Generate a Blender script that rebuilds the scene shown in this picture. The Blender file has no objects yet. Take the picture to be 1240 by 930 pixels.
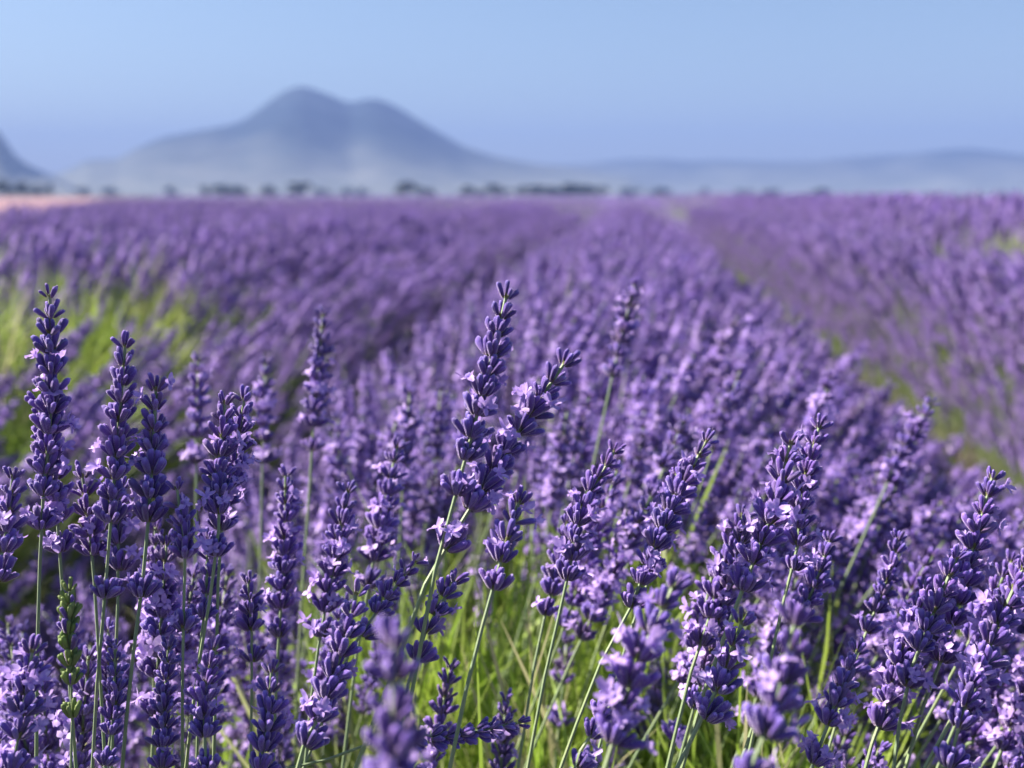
import bpy, math, random
import numpy as np
from mathutils import Vector, Matrix

rng = np.random.default_rng(11)
random.seed(11)
R = math.radians
scene = bpy.context.scene
COL = scene.collection

# ------------------------------------------------------------------ camera, sky, sun, exposure
CAM_H = 0.84
HFOV = 45.0
FPX = 620 / math.tan(R(HFOV / 2))          # focal length in pixels of the 1240 px wide photograph
PITCH, YAW = 8.66, 5.3
FOCUS = 0.56

cam_data = bpy.data.cameras.new('camera')
cam = bpy.data.objects.new('camera', cam_data)
COL.objects.link(cam)
cam.location = (0, 0, CAM_H)
cam.rotation_euler = (R(90 - PITCH), 0, R(YAW))
cam_data.sensor_width = 36
cam_data.lens = 18 / math.tan(R(HFOV / 2))
cam_data.clip_start = 0.02
cam_data.clip_end = 60000
cam_data.dof.use_dof = True
cam_data.dof.focus_distance = FOCUS
cam_data.dof.aperture_fstop = 7.8
scene.camera = cam

SUN_AZ, SUN_EL = -82.0, 38.0               # clockwise from +Y (the rows run along +Y)
world = bpy.data.worlds.new('World')
scene.world = world
world.use_nodes = True
wn = world.node_tree.nodes
sky = wn.new('ShaderNodeTexSky')
sky.sky_type = 'NISHITA'
sky.sun_disc = False
sky.sun_elevation = R(SUN_EL)
sky.sun_rotation = R(SUN_AZ)
sky.altitude = 600
sky.air_density = 1.0
sky.dust_density = 1.4
sky.ozone_density = 2.2
bg = wn['Background']
bg.inputs['Strength'].default_value = 0.05
world.node_tree.links.new(sky.outputs[0], bg.inputs['Color'])

sun_data = bpy.data.lights.new('sun', 'SUN')
sun_data.energy = 5.0
sun_data.angle = R(0.53)
sun_data.color = (1.0, 0.91, 0.80)
sun = bpy.data.objects.new('sun', sun_data)
COL.objects.link(sun)
sd = Vector((math.sin(R(SUN_AZ)) * math.cos(R(SUN_EL)), math.cos(R(SUN_AZ)) * math.cos(R(SUN_EL)), math.sin(R(SUN_EL))))
sun.rotation_euler = sd.to_track_quat('Z', 'Y').to_euler()
sun.location = sd * 30

scene.view_settings.view_transform = 'Standard'
scene.view_settings.look = 'None'
scene.view_settings.gamma = 1.0
scene.view_settings.use_curve_mapping = False
scene.view_settings.exposure = 1.68
scene.render.engine = 'CYCLES'
cy = scene.cycles
cy.use_denoising = True
cy.max_bounces = 6
cy.diffuse_bounces = 3
cy.glossy_bounces = 2
cy.transmission_bounces = 4
cy.transparent_max_bounces = 6
cy.volume_bounces = 1
cy.caustics_reflective = False
cy.caustics_refractive = False

# ------------------------------------------------------------------ pixel <-> world
CR = cam.rotation_euler.to_matrix()
def at(px, py, d):
    """World point seen at a photograph pixel (1240x930), d metres along the camera axis."""
    v = Vector(((px - 620) / FPX * d, -(py - 465) / FPX * d, -d))
    return Vector((0, 0, CAM_H)) + CR @ v
def to_px(p):
    v = CR.transposed() @ (Vector(p) - Vector((0, 0, CAM_H)))
    if v.z > -1e-3:
        return None
    return (620 + v.x / -v.z * FPX, 465 - v.y / -v.z * FPX, -v.z)
CRn = np.array(CR)
def to_px_np(P):
    v = (P - np.array((0, 0, CAM_H))) @ CRn
    d = np.maximum(-v[:, 2], 1e-4)
    return np.stack([620 + v[:, 0] / d * FPX, 465 - v[:, 1] / d * FPX, -v[:, 2]], 1)
def azel(px, py):
    v = (at(px, py, 1.0) - Vector((0, 0, CAM_H))).normalized()
    return math.atan2(v.x, v.y), math.asin(v.z)

# ------------------------------------------------------------------ materials
def new_mat(name):
    m = bpy.data.materials.new(name)
    m.use_nodes = True
    nt = m.node_tree
    return m, nt, nt.nodes['Principled BSDF'], nt.nodes['Material Output']
def ramp(nt, fac, stops, interp='LINEAR'):
    r = nt.nodes.new('ShaderNodeValToRGB')
    r.color_ramp.interpolation = interp
    e = r.color_ramp.elements
    while len(e) > 1:
        e.remove(e[0])
    e[0].position = stops[0][0]
    e[0].color = (*stops[0][1], 1)
    for p, c in stops[1:]:
        k = e.new(p)
        k.color = (*c, 1)
    if fac is not None:
        nt.links.new(fac, r.inputs[0])
    return r.outputs[0]
def noise(nt, scale, detail=2.0, vec=None, rough=0.5):
    n = nt.nodes.new('ShaderNodeTexNoise')
    n.inputs['Scale'].default_value = scale
    n.inputs['Detail'].default_value = detail
    n.inputs['Roughness'].default_value = rough
    if vec is not None:
        nt.links.new(vec, n.inputs['Vector'])
    return n.outputs['Fac']
def attr(nt, name):
    a = nt.nodes.new('ShaderNodeAttribute')
    a.attribute_name = name
    return a.outputs['Fac']
def geo_pos(nt):
    return nt.nodes.new('ShaderNodeNewGeometry').outputs['Position']
def mixc(nt, fac, a, b, mode='MIX'):
    m = nt.nodes.new('ShaderNodeMix')
    m.data_type = 'RGBA'
    m.blend_type = mode
    for sock, v in ((m.inputs[0], fac), (m.inputs[6], a), (m.inputs[7], b)):
        if isinstance(v, (int, float)):
            sock.default_value = v
        elif isinstance(v, tuple):
            sock.default_value = (*v, 1)
        else:
            nt.links.new(v, sock)
    return m.outputs[2]
def hsv(nt, col, val=None, hue=None, sat=None):
    h = nt.nodes.new('ShaderNodeHueSaturation')
    nt.links.new(col, h.inputs['Color'])
    for k, v in (('Value', val), ('Hue', hue), ('Saturation', sat)):
        if v is not None:
            nt.links.new(v, h.inputs[k])
    return h.outputs[0]
def mapr(nt, v, a, b, c, d):
    m = nt.nodes.new('ShaderNodeMapRange')
    nt.links.new(v, m.inputs[0])
    for i, x in enumerate((a, b, c, d)):
        m.inputs[i + 1].default_value = x
    return m.outputs[0]
def obj_random(nt):
    return nt.nodes.new('ShaderNodeObjectInfo').outputs['Random']
def bump(nt, bsdf, h, dist, strength=0.5):
    b = nt.nodes.new('ShaderNodeBump')
    b.inputs['Distance'].default_value = dist
    b.inputs['Strength'].default_value = strength
    nt.links.new(h, b.inputs['Height'])
    nt.links.new(b.outputs[0], bsdf.inputs['Normal'])
def translucent(nt, bsdf, out, col, amount):
    t = nt.nodes.new('ShaderNodeBsdfTranslucent')
    nt.links.new(col, t.inputs['Color'])
    mx = nt.nodes.new('ShaderNodeMixShader')
    mx.inputs[0].default_value = amount
    nt.links.new(bsdf.outputs[0], mx.inputs[1])
    nt.links.new(t.outputs[0], mx.inputs[2])
    nt.links.new(mx.outputs[0], out.inputs['Surface'])

def make_bud_mat():
    m, nt, b, out = new_mat('lavender_calyx')
    c = ramp(nt, attr(nt, 'tint'), [(0.0, (0.13, 0.15, 0.05)), (0.08, (0.10, 0.06, 0.06)), (0.26, (0.075, 0.034, 0.16)),
                                    (0.75, (0.112, 0.060, 0.32)), (0.90, (0.165, 0.10, 0.44)), (1.0, (0.33, 0.23, 0.64))])
    n = noise(nt, 260, 3, geo_pos(nt))
    c = mixc(nt, mapr(nt, n, 0.4, 0.75, 0.0, 0.45), c, (0.20, 0.11, 0.42))
    rnd = obj_random(nt)
    c = hsv(nt, c, val=mapr(nt, rnd, 0, 1, 0.75, 1.3), hue=mapr(nt, noise(nt, 40, 1, geo_pos(nt)), 0.3, 0.7, 0.488, 0.512))
    fleck = mapr(nt, noise(nt, 2200, 2, geo_pos(nt)), .56, .72, 0, .25)            # pale down on the calyx
    c = mixc(nt, fleck, c, (0.38, 0.28, 0.62))
    dry = ramp(nt, rnd, [(0.0, (.30,) * 3), (0.05, (0, 0, 0)), (0.93, (0, 0, 0)), (1.0, (.55,) * 3)])
    c = mixc(nt, dry, c, (0.17, 0.12, 0.11))
    nt.links.new(c, b.inputs['Base Color'])
    b.inputs['Roughness'].default_value = 0.62
    b.inputs['Specular IOR Level'].default_value = 0.3
    b.inputs['Sheen Weight'].default_value = 1.0
    b.inputs['Sheen Roughness'].default_value = 0.28
    b.inputs['Sheen Tint'].default_value = (0.86, 0.74, 1.0, 1)
    bump(nt, b, noise(nt, 2600, 2, geo_pos(nt)), 0.0006, 0.9)
    return m
def make_blossom_mat():
    m, nt, b, out = new_mat('lavender_petal')
    n = noise(nt, 500, 2, geo_pos(nt))
    c = ramp(nt, n, [(0.3, (0.40, 0.26, 0.69)), (0.55, (0.53, 0.37, 0.77)), (0.8, (0.72, 0.55, 0.85))])
    c = hsv(nt, c, val=mapr(nt, obj_random(nt), 0, 1, 0.85, 1.12))
    nt.links.new(c, b.inputs['Base Color'])
    b.inputs['Roughness'].default_value = 0.55
    b.inputs['Sheen Weight'].default_value = 0.2
    translucent(nt, b, out, c, 0.35)
    return m
def make_bract_mat():
    m, nt, b, out = new_mat('lavender_bract')
    c = ramp(nt, noise(nt, 300, 2, geo_pos(nt)), [(0.3, (0.13, 0.14, 0.05)), (0.55, (0.20, 0.22, 0.07)), (0.75, (0.22, 0.13, 0.12))])
    nt.links.new(c, b.inputs['Base Color'])
    b.inputs['Roughness'].default_value = 0.7
    return m
def make_stem_mat():
    m, nt, b, out = new_mat('lavender_stem')
    c = ramp(nt, obj_random(nt), [(0.0, (0.10, 0.17, 0.05)), (0.5, (0.17, 0.26, 0.06)), (1.0, (0.30, 0.38, 0.09))])
    c2 = mixc(nt, attr(nt, 'tint'), (0.17, 0.24, 0.12), c)
    c2 = mixc(nt, mapr(nt, noise(nt, 60, 3, geo_pos(nt)), 0.45, 0.75, 0, 0.5), c2, (0.27, 0.29, 0.14))
    nt.links.new(c2, b.inputs['Base Color'])
    b.inputs['Roughness'].default_value = 0.55
    b.inputs['Sheen Weight'].default_value = 0.25
    bump(nt, b, noise(nt, 1500, 2, geo_pos(nt)), 0.0003, 0.5)
    return m
def make_leaf_mat(name, stops, far_tone=(0.30, 0.32, 0.14), thin=0.4):
    m, nt, b, out = new_mat(name)
    c = ramp(nt, obj_random(nt), stops)
    c = mixc(nt, mapr(nt, noise(nt, 30, 2, geo_pos(nt)), 0.4, 0.75, 0, 0.5), c, far_tone)
    nt.links.new(c, b.inputs['Base Color'])
    b.inputs['Roughness'].default_value = 0.6
    translucent(nt, b, out, c, thin)
    return m
def make_simple(name, stops, scale, detail=4, rough=0.9, b_dist=0, b_scale=1):
    m, nt, b, out = new_mat(name)
    p = geo_pos(nt)
    c = ramp(nt, noise(nt, scale, detail, p, 0.6), stops)
    nt.links.new(c, b.inputs['Base Color'])
    b.inputs['Roughness'].default_value = rough
    b.inputs['Specular IOR Level'].default_value = 0.2
    if b_dist:
        bump(nt, b, noise(nt, b_scale, 4, p), b_dist, 0.8)
    return m

M_BUD, M_BLOS, M_BRACT, M_STEM = make_bud_mat(), make_blossom_mat(), make_bract_mat(), make_stem_mat()
M_YOUNG = make_leaf_mat('young_green_bud', [(0.0, (0.20, 0.30, 0.08)), (1.0, (0.30, 0.40, 0.14))])
M_LEAF = make_leaf_mat('lavender_leaf', [(0.0, (0.16, 0.28, 0.06)), (0.3, (0.28, 0.43, 0.05)), (0.75, (0.42, 0.54, 0.08)), (0.9, (0.34, 0.40, 0.18)), (1.0, (0.50, 0.46, 0.26))])
M_SOIL = make_simple('stony_soil', [(0.3, (0.10, 0.075, 0.06)), (0.5, (0.17, 0.13, 0.10)), (0.7, (0.27, 0.22, 0.17))], 9, 6, 0.95, 0.02, 30)
SPIKE_MATS = [M_BUD, M_BLOS, M_BRACT, M_STEM, M_YOUNG]

# ------------------------------------------------------------------ mesh collecting
class Acc:
    def __init__(self):
        self.v, self.f, self.m, self.t, self.n = [], [], [], [], 0
    def add(self, v, f, mat=0, tint=None, mx=None):
        v = np.asarray(v, float)
        if mx is not None:
            A = np.array(mx)
            v = v @ A[:3, :3].T + A[:3, 3]
        self.v.append(v)
        for q in f:
            self.f.append([i + self.n for i in q])
        if isinstance(mat, int):
            self.m += [mat] * len(f)
        else:
            self.m += list(mat)
        self.t.append(np.full(len(v), 0.5) if tint is None else np.asarray(tint, float))
        self.n += len(v)
    def add_acc(self, a, mx=None):
        self.add(np.concatenate(a.v), a.f, a.m, np.concatenate(a.t), mx)
    def mesh(self, name, mats, smooth=True):
        me = bpy.data.meshes.new(name)
        V = np.concatenate(self.v) if self.v else np.zeros((0, 3))
        me.from_pydata(V.tolist(), [], self.f)
        for mm in mats:
            me.materials.append(mm)
        me.polygons.foreach_set('material_index', self.m)
        if smooth:
            me.polygons.foreach_set('use_smooth', [True] * len(self.f))
        a = me.attributes.new('tint', 'FLOAT', 'POINT')
        a.data.foreach_set('value', np.concatenate(self.t).astype(np.float32))
        me.update()
        return me

def link(name, data, parent=None, loc=None, mx=None):
    o = bpy.data.objects.new(name, data)
    COL.objects.link(o)
    if parent is not None:
        o.parent = parent
    if mx is not None:
        o.matrix_basis = mx
    elif loc is not None:
        o.location = loc
    return o
def tag(o, label=None, cat=None, group=None, kind=None):
    if label: o['label'] = label
    if cat: o['category'] = cat
    if group: o['group'] = group
    if kind: o['kind'] = kind
    return o

def frame_z(d, spin=0.0):
    d = Vector(d).normalized()
    q = Vector((0, 0, 1)).rotation_difference(d)
    return q.to_matrix().to_4x4() @ Matrix.Rotation(spin, 4, 'Z')

# ------------------------------------------------------------------ lavender pieces
def bud_acc(sides, rings, bend, fat, seed, mat=0):
    """One calyx, unit length along +Z, ribbed, a little curved, with a notched rim."""
    r = np.random.default_rng(seed)
    prof_z = np.array([0.0, .08, .22, .42, .62, .80, .92, .985])
    prof_r = np.array([.06, .09, .118, .136, .148, .155, .140, .085]) * fat
    zs = np.linspace(0, 0.985, rings) ** 0.9
    zs = zs / zs[-1] * 0.985
    rs = np.interp(zs, prof_z, prof_r)
    v, t, f = [], [], []
    for k, (z, rad) in enumerate(zip(zs, rs)):
        for i in range(sides):
            a = 2 * math.pi * i / sides
            rr = rad * (1 + (0.12 if i % 2 else -0.13)) * (1 + r.normal(0, 0.02))
            v.append((rr * math.cos(a) + bend * z * z, rr * math.sin(a), z + (0.03 * math.sin(a * 2.5 + seed) if k >= rings - 2 else 0)))
            t.append(z)
    for k in range(rings - 1):
        for i in range(sides):
            j = (i + 1) % sides
            f.append((k * sides + i, k * sides + j, (k + 1) * sides + j, (k + 1) * sides + i))
    n = len(v)
    v.append((bend, 0, 1.0)); t.append(1.0)
    for i in range(sides):
        f.append(((rings - 1) * sides + i, (rings - 1) * sides + (i + 1) % sides, n))
    a = Acc(); a.add(v, f, mat, t)
    return a
def blossom_acc(seed, detail=True):
    """One open two-lipped flower: tube along +Z, five crinkled lobes; about 1 unit across."""
    r = np.random.default_rng(seed)
    a = Acc()
    s = 6
    v, f = [], []
    for k, (z, rad) in enumerate(((-.25, .07), (.1, .09), (.28, .15))):
        for i in range(s):
            an = 2 * math.pi * i / s
            v.append((rad * math.cos(an), rad * math.sin(an), z))
    for k in range(2):
        for i in range(s):
            j = (i + 1) % s
            f.append((k * s + i, k * s + j, (k + 1) * s + j, (k + 1) * s + i))
    a.add(v, f, 1)
    lobes = [(60, .50, .44), (120, .50, .44), (200, .40, .34), (270, .46, .40), (340, .40, .34)]
    for ang, ln, wd in lobes:
        an = R(ang + r.normal(0, 9))
        ln *= r.uniform(.85, 1.15); wd *= r.uniform(.85, 1.15)
        up = r.uniform(-.1, .55)
        curl = r.uniform(-.4, .25)
        v, f = [], []
        nu, nv = (4, 4) if detail else (3, 2)
        for iu in range(nu):
            u = iu / (nu - 1)
            w = wd * (0.35 + 1.0 * math.sin(math.pi * min(1, 0.12 + u * 0.78)) * .65)
            for iv in range(nv):
                q = iv / (nv - 1) - .5
                x = .12 + u * ln
                y = q * w
                z = .26 + up * u + curl * u * u + .25 * q * q + r.normal(0, .06) * u
                v.append((x * math.cos(an) - y * math.sin(an), x * math.sin(an) + y * math.cos(an), z))
        for iu in range(nu - 1):
            for iv in range(nv - 1):
                f.append((iu * nv + iv, iu * nv + iv + 1, (iu + 1) * nv + iv + 1, (iu + 1) * nv + iv))
        a.add(v, f, 1)
    return a
def bract_acc(seed):
    """Pair of pointed papery bracts and the small node cup they sit on."""
    r = np.random.default_rng(seed)
    a = Acc()
    s = 6
    v = []
    for z, rad in ((-.10, .09), (.0, .15), (.12, .13)):
        for i in range(s):
            an = 2 * math.pi * i / s
            v.append((rad * math.cos(an), rad * math.sin(an), z))
    f = [(k * s + i, k * s + (i + 1) % s, (k + 1) * s + (i + 1) % s, (k + 1) * s + i) for k in range(2) for i in range(s)]
    a.add(v, f, 2)
    for k in range(4):
        an = k * math.pi / 2 + r.normal(0, .2)
        big = k % 2 == 0
        ln, wd = (.42, .22) if big else (.30, .12)
        v = []
        for u, w in ((0, .5), (.35, 1), (.7, .6), (1, .04)):
            for q in (-1, 0, 1):
                x = .10 + .26 * u * (ln / .42)
                z = -.03 + ln * u - .1 * u * u
                y = q * wd * w * .5
                x2 = x - abs(q) * .03
                v.append((x2 * math.cos(an) - y * math.sin(an), x2 * math.sin(an) + y * math.cos(an), z))
        f = [(i * 3 + j, i * 3 + j + 1, i * 3 + j + 4, i * 3 + j + 3) for i in range(3) for j in range(2)]
        a.add(v, f, 2)
    return a

BUD_HI = [bud_acc(10, 8, b, f, s) for s, (b, f) in enumerate(((.05, 1.0), (-.08, .92), (.14, 1.08), (0, .96), (-.14, 1.04)))]
BUD_LO = [bud_acc(5, 5, b, f, s + 9) for s, (b, f) in enumerate(((.05, 1.05), (-.08, .95), (.14, 1.1), (0, 1.0)))]
YOUNG_HI = [bud_acc(8, 7, b, f, s + 30, mat=4) for s, (b, f) in enumerate(((.03, 1.1), (-.05, 1.0)))]
BLOS_HI = [blossom_acc(s) for s in range(5)]
BLOS_LO = [blossom_acc(s + 9, False) for s in range(4)]
BRACTS = [bract_acc(s) for s in range(3)]

def whorl_layout(r, n, size, blossom, tight=1.0):
    """Buds and blossoms of one whorl around +Z; lists of (matrix, variant)."""
    buds, blos = [], []
    n = int(n)
    a0 = r.uniform(0, 6.28)
    for i in range(n):
        inner = i >= 0.62 * n
        k = i if not inner else i - int(.62 * n)
        cnt = max(1, int(.62 * n) if not inner else n - int(.62 * n))
        an = a0 + 2 * math.pi * k / cnt + r.normal(0, .22) + (.5 if inner else 0)
        tilt = (r.normal(41, 8) if not inner else r.normal(18, 6)) * tight
        L = 0.0100 * size * r.uniform(.68, 1.12)
        d = Vector((math.sin(R(tilt)) * math.cos(an), math.sin(R(tilt)) * math.sin(an), math.cos(R(tilt))))
        base = Vector((math.cos(an), math.sin(an), 0)) * (0.0011 if inner else .0021) * size + Vector((0, 0, (.0012 if inner else -.0006) * size))
        mx = Matrix.Translation(base) @ frame_z(d, r.uniform(0, 6.28)) @ Matrix.Scale(L, 4)
        buds.append((mx, int(r.integers(0, 60))))
        if r.random() < blossom * (1.25 if not inner else .5):
            d2 = (d + Vector((math.cos(an), math.sin(an), 0)) * r.uniform(.1, .7) + Vector(r.normal(0, .2, 3))).normalized()
            tip = base + d * L * r.uniform(.74, .98)
            blos.append((Matrix.Translation(tip) @ frame_z(d2, r.uniform(0, 6.28)) @ Matrix.Scale(.0080 * size * r.uniform(.7, 1.15), 4), int(r.integers(0, 60))))
    return buds, blos

def whorl_positions(L, size, gap, r):
    """Distances below the tip of each whorl on a spike of length L, with its relative size and bud count."""
    out = []
    sp = 0.0086 * size
    s = 0.0075 * size
    end = L - (gap if gap else 0)
    k = 0
    while s < end:
        f = s / L
        sz = min(1.0, .72 + .09 * k) * (1.0 if f < .75 else 1.0)
        n = (6, 8, 10, 13, 15, 16, 17, 17)[min(k, 7)]
        out.append((s, sz * r.uniform(.93, 1.06), n + int(r.integers(-1, 2))))
        s += sp * r.uniform(.9, 1.12) * (1 + .25 * f)
        k += 1
    if gap:
        out.append((L, 1.0, 14))
    elif out:
        out[-1] = (L, out[-1][1], out[-1][2])
    return out

def resample(P, n):
    P = np.asarray(P)
    seg = np.linalg.norm(np.diff(P, axis=0), axis=1)
    s = np.concatenate([[0], np.cumsum(seg)])
    return s, P
def along(s, P, q):
    q = min(max(q, 0), s[-1])
    x = np.array([np.interp(q, s, P[:, k]) for k in range(3)])
    e = 0.004
    a = np.array([np.interp(max(q - e, 0), s, P[:, k]) for k in range(3)])
    b = np.array([np.interp(min(q + e, s[-1]), s, P[:, k]) for k in range(3)])
    return Vector(x), Vector(b - a).normalized()

def tube_acc(s, P, r0, r1, sides, nseg, mat=3, upto=None):
    """Square-ish stem along the curve; tint 1 at the base, 0 at the spike."""
    L = s[-1] if upto is None else upto
    a = Acc()
    v, t, f = [], [], []
    for k in range(nseg + 1):
        q = k / nseg
        c, d = along(s, P, q * L)
        M = frame_z(d, .6)
        rad = r0 + (r1 - r0) * q
        for i in range(sides):
            an = 2 * math.pi * i / sides
            rr = rad * (1.0 if sides < 8 or i % 2 else .86)
            v.append(c + M.to_3x3() @ Vector((rr * math.cos(an), rr * math.sin(an), 0)))
            t.append(1 - q ** 1.5)
    for k in range(nseg):
        for i in range(sides):
            j = (i + 1) % sides
            f.append((k * sides + i, k * sides + j, (k + 1) * sides + j, (k + 1) * sides + i))
    f.append([nseg * sides + i for i in range(sides)])
    a.add([tuple(x) for x in v], f, mat, t)
    return a

# shared meshes for single pieces
ME_BUD = [a.mesh('bud', SPIKE_MATS) for a in BUD_HI]
ME_YOUNG = [a.mesh('green_bud', SPIKE_MATS) for a in YOUNG_HI]
ME_BLOS = [a.mesh('blossom', SPIKE_MATS) for a in BLOS_HI]
ME_BRACT = [a.mesh('bract_cup', SPIKE_MATS) for a in BRACTS]
def whorl_acc(r, n, size, blossom, hi=False):
    a = Acc()
    buds, blos = whorl_layout(r, n, size, blossom)
    B, F = (BUD_HI, BLOS_HI) if hi else (BUD_LO, BLOS_LO)
    for mx, k in buds:
        a.add_acc(B[k % len(B)], mx)
    for mx, k in blos:
        a.add_acc(F[k % len(F)], mx)
    a.add_acc(BRACTS[0], Matrix.Scale(.0092 * size, 4))
    return a
rw = np.random.default_rng(5)
WHORLS = {}                                 # (bud count class, blossom class) -> shared meshes
for nb in (6, 9, 13, 17):
    for bl, p in enumerate((.04, .20, .44)):
        WHORLS[nb, bl] = [whorl_acc(rw, nb, 1.0, p).mesh('flower_whorl', SPIKE_MATS) for _ in range(4)]

def chain(points, n=40):
    """Smooth curve through control points (Catmull-Rom)."""
    P = [np.array(p, float) for p in points]
    P = [2 * P[0] - P[1]] + P + [2 * P[-1] - P[-2]]
    out = []
    segs = len(P) - 3
    for i in range(segs):
        p0, p1, p2, p3 = P[i:i + 4]
        m = max(3, n // segs)
        for k in range(m):
            t = k / m
            out.append(.5 * ((2 * p1) + (-p0 + p2) * t + (2 * p0 - 5 * p1 + 4 * p2 - p3) * t * t + (-p0 + 3 * p1 - 3 * p2 + p3) * t ** 3))
    out.append(P[-2])
    return np.array(out)

def build_stalk(curve, L, size, blossom, gap, r, label, group, level, young=False):
    """A lavender stalk as one thing: stem, whorls, and at level 2 every bud and blossom a piece of its own."""
    s, P = resample(curve, 0)
    base = Vector(P[0])
    root = link('lavender_stalk', None, loc=base)
    root.empty_display_size = .02
    tag(root, label, 'lavender', group)
    S = Acc()
    off = P - P[0]
    st = tube_acc(s, off, .00155 * size, .00085 * size, 8 if level == 2 else 5, 26 if level == 2 else 12, upto=s[-1] - .006)
    link('stem', st.mesh('stem', SPIKE_MATS, smooth=level < 2), root)
    tot = s[-1]
    for (q, sz, n) in whorl_positions(L, size, gap, r):
        c, d = along(s, off, tot - q)
        mx = Matrix.Translation(c) @ frame_z(d, r.uniform(0, 6.28))
        if level == 2:
            wz = size * sz
            w = link('flower_whorl', ME_BRACT[int(r.integers(0, 3))], root, mx=mx @ Matrix.Scale(.0092 * wz, 4))
            buds, blos = whorl_layout(r, n, wz, blossom * ((1.3 if 'white' in label else .04) if q < .3 * L else 1.1), .72 if young else 1)
            inv = Matrix.Scale(1 / (.0092 * wz), 4)
            for bm, k in buds:
                src = ME_YOUNG if young and r.random() < .8 else ME_BUD
                link('bud', src[k % len(src)], w, mx=inv @ bm)
            for bm, k in blos:
                link('blossom', ME_BLOS[k % len(ME_BLOS)], w, mx=inv @ bm)
        else:
            nb = min((6, 9, 13, 17), key=lambda x: abs(x - n))
            bl = 0 if (q < .28 * L or r.random() > blossom * 4) else (1 if r.random() < .6 else 2)
            link('flower_whorl', WHORLS[nb, bl][int(r.integers(0, 4))], root, mx=mx @ Matrix.Scale(size * sz, 4))
    return root

# ------------------------------------------------------------------ the ground, far fields, mountains
def grid_mesh(name, X, Y, Z, mat, smooth=True):
    ny, nx = X.shape
    V = np.stack([X.ravel(), Y.ravel(), Z.ravel()], 1)
    i = np.arange(ny * nx).reshape(ny, nx)
    F = np.stack([i[:-1, :-1].ravel(), i[:-1, 1:].ravel(), i[1:, 1:].ravel(), i[1:, :-1].ravel()], 1)
    me = bpy.data.meshes.new(name)
    me.from_pydata(V.tolist(), [], F.tolist())
    me.materials.append(mat)
    if smooth:
        me.polygons.foreach_set('use_smooth', [True] * len(F))
    me.update()
    return me
def vnoise(x, y, seed=0):
    """Smooth value noise, vectorised, 0..1."""
    xi, yi = np.floor(x).astype(int), np.floor(y).astype(int)
    fx, fy = x - xi, y - yi
    fx, fy = fx * fx * (3 - 2 * fx), fy * fy * (3 - 2 * fy)
    def h(a, b):
        n = (a * 374761393 + b * 668265263 + seed * 974711) & 0x7fffffff
        n = ((n ^ (n >> 13)) * 1274126177) & 0x7fffffff
        return ((n ^ (n >> 16)) & 0xffff) / 65535.0
    return (h(xi, yi) * (1 - fx) + h(xi + 1, yi) * fx) * (1 - fy) + (h(xi, yi + 1) * (1 - fx) + h(xi + 1, yi + 1) * fx) * fy

FAR = 12500
M_GROUND = make_simple('plain_ground', [(0.3, (0.05, 0.038, 0.038)), (0.5, (0.085, 0.066, 0.062)), (0.7, (0.14, 0.112, 0.10))], 14, 7, 0.95, 0.03, 40)
gx = np.concatenate([-np.geomspace(FAR, 6, 14), np.linspace(-5, 5, 61), np.geomspace(6, FAR, 14)])
gy = np.concatenate([[-2000, -300, -40, -8], np.linspace(-4, 8, 73), np.geomspace(9, FAR, 18)])
X, Y = np.meshgrid(gx, gy)
near = (np.abs(X) < 5.5) & (Y < 8.5) & (Y > -5)
Z = np.where(near, .05 * (vnoise(X * 3, Y * 3, 3) - .5) + .02 * (vnoise(X * 9, Y * 9, 4) - .5), 0)
tag(link('ground', grid_mesh('ground', X, Y, Z, M_GROUND)), kind='structure')

# rows of lavender: centre x, half width, tip height
ROWS = [(-.02, .47, .67), (1.76, .64, .83), (-1.58, .66, .72)]
k = 2
while k < 40:
    ROWS.append((1.76 + 1.6 * (k - 1), .64, .775 + .02 * math.sin(k)))
    ROWS.append((-1.58 - 1.6 * (k - 1), .64, .73 + .015 * math.sin(k * 2)))
    k += 1
# left edge of the lavender: beyond it lies a mown field
azA, _ = azel(-120, 250)
azB, _ = azel(196, 240)
EA = np.array((math.sin(azA) * 8.5, math.cos(azA) * 8.5))
EB = np.array((math.sin(azB), math.cos(azB)))
def in_lavender(x, y):
    """Positive to the field side of its left edge."""
    return (x - EA[0]) * EB[1] - (y - EA[1]) * EB[0]

# far lavender canopy as a rolling row-shaped sheet, from where single stalks stop
M_FARLAV = make_simple('far_lavender', [(0.25, (0.06, 0.038, 0.14)), (0.5, (0.10, 0.066, 0.21)), (0.75, (0.16, 0.11, 0.29))], 2.2, 6, 0.9, .12, 7)
ys = np.geomspace(13, 620, 160)
us = np.linspace(-1, 1, 420)
U, Yg = np.meshgrid(us, ys)
Xg = U * (Yg * .80 + 4) + Yg * (-.09)
ph = (Xg - np.where(Xg > .88, 1.76, .02)) / 1.6
rowp = .5 + .5 * np.cos(2 * np.pi * ph)
amp = np.clip(.8 - Yg / 60, .08, .6)
Zg = .66 - (.32 * (1 - rowp) ** 1.2) * amp + .10 * (vnoise(Xg * 1.3, Yg * 1.1, 8) - .5) + .10 * (vnoise(Xg * 4, Yg * 3, 9) - .5)
Zg = np.where(Yg < 14.5, Zg - .6, Zg) - .30 * np.clip((44 - Yg) / 22, 0, 1)
side = in_lavender(Xg, Yg)
Zg = np.where(side < 0, -.4, Zg)
tag(link('far_lavender_field', grid_mesh('far_lavender_field', Xg, Yg, Zg, M_FARLAV)), 'distant purple lavender canopy stretching flat to the line of trees', 'lavender field', kind='stuff')

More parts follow.
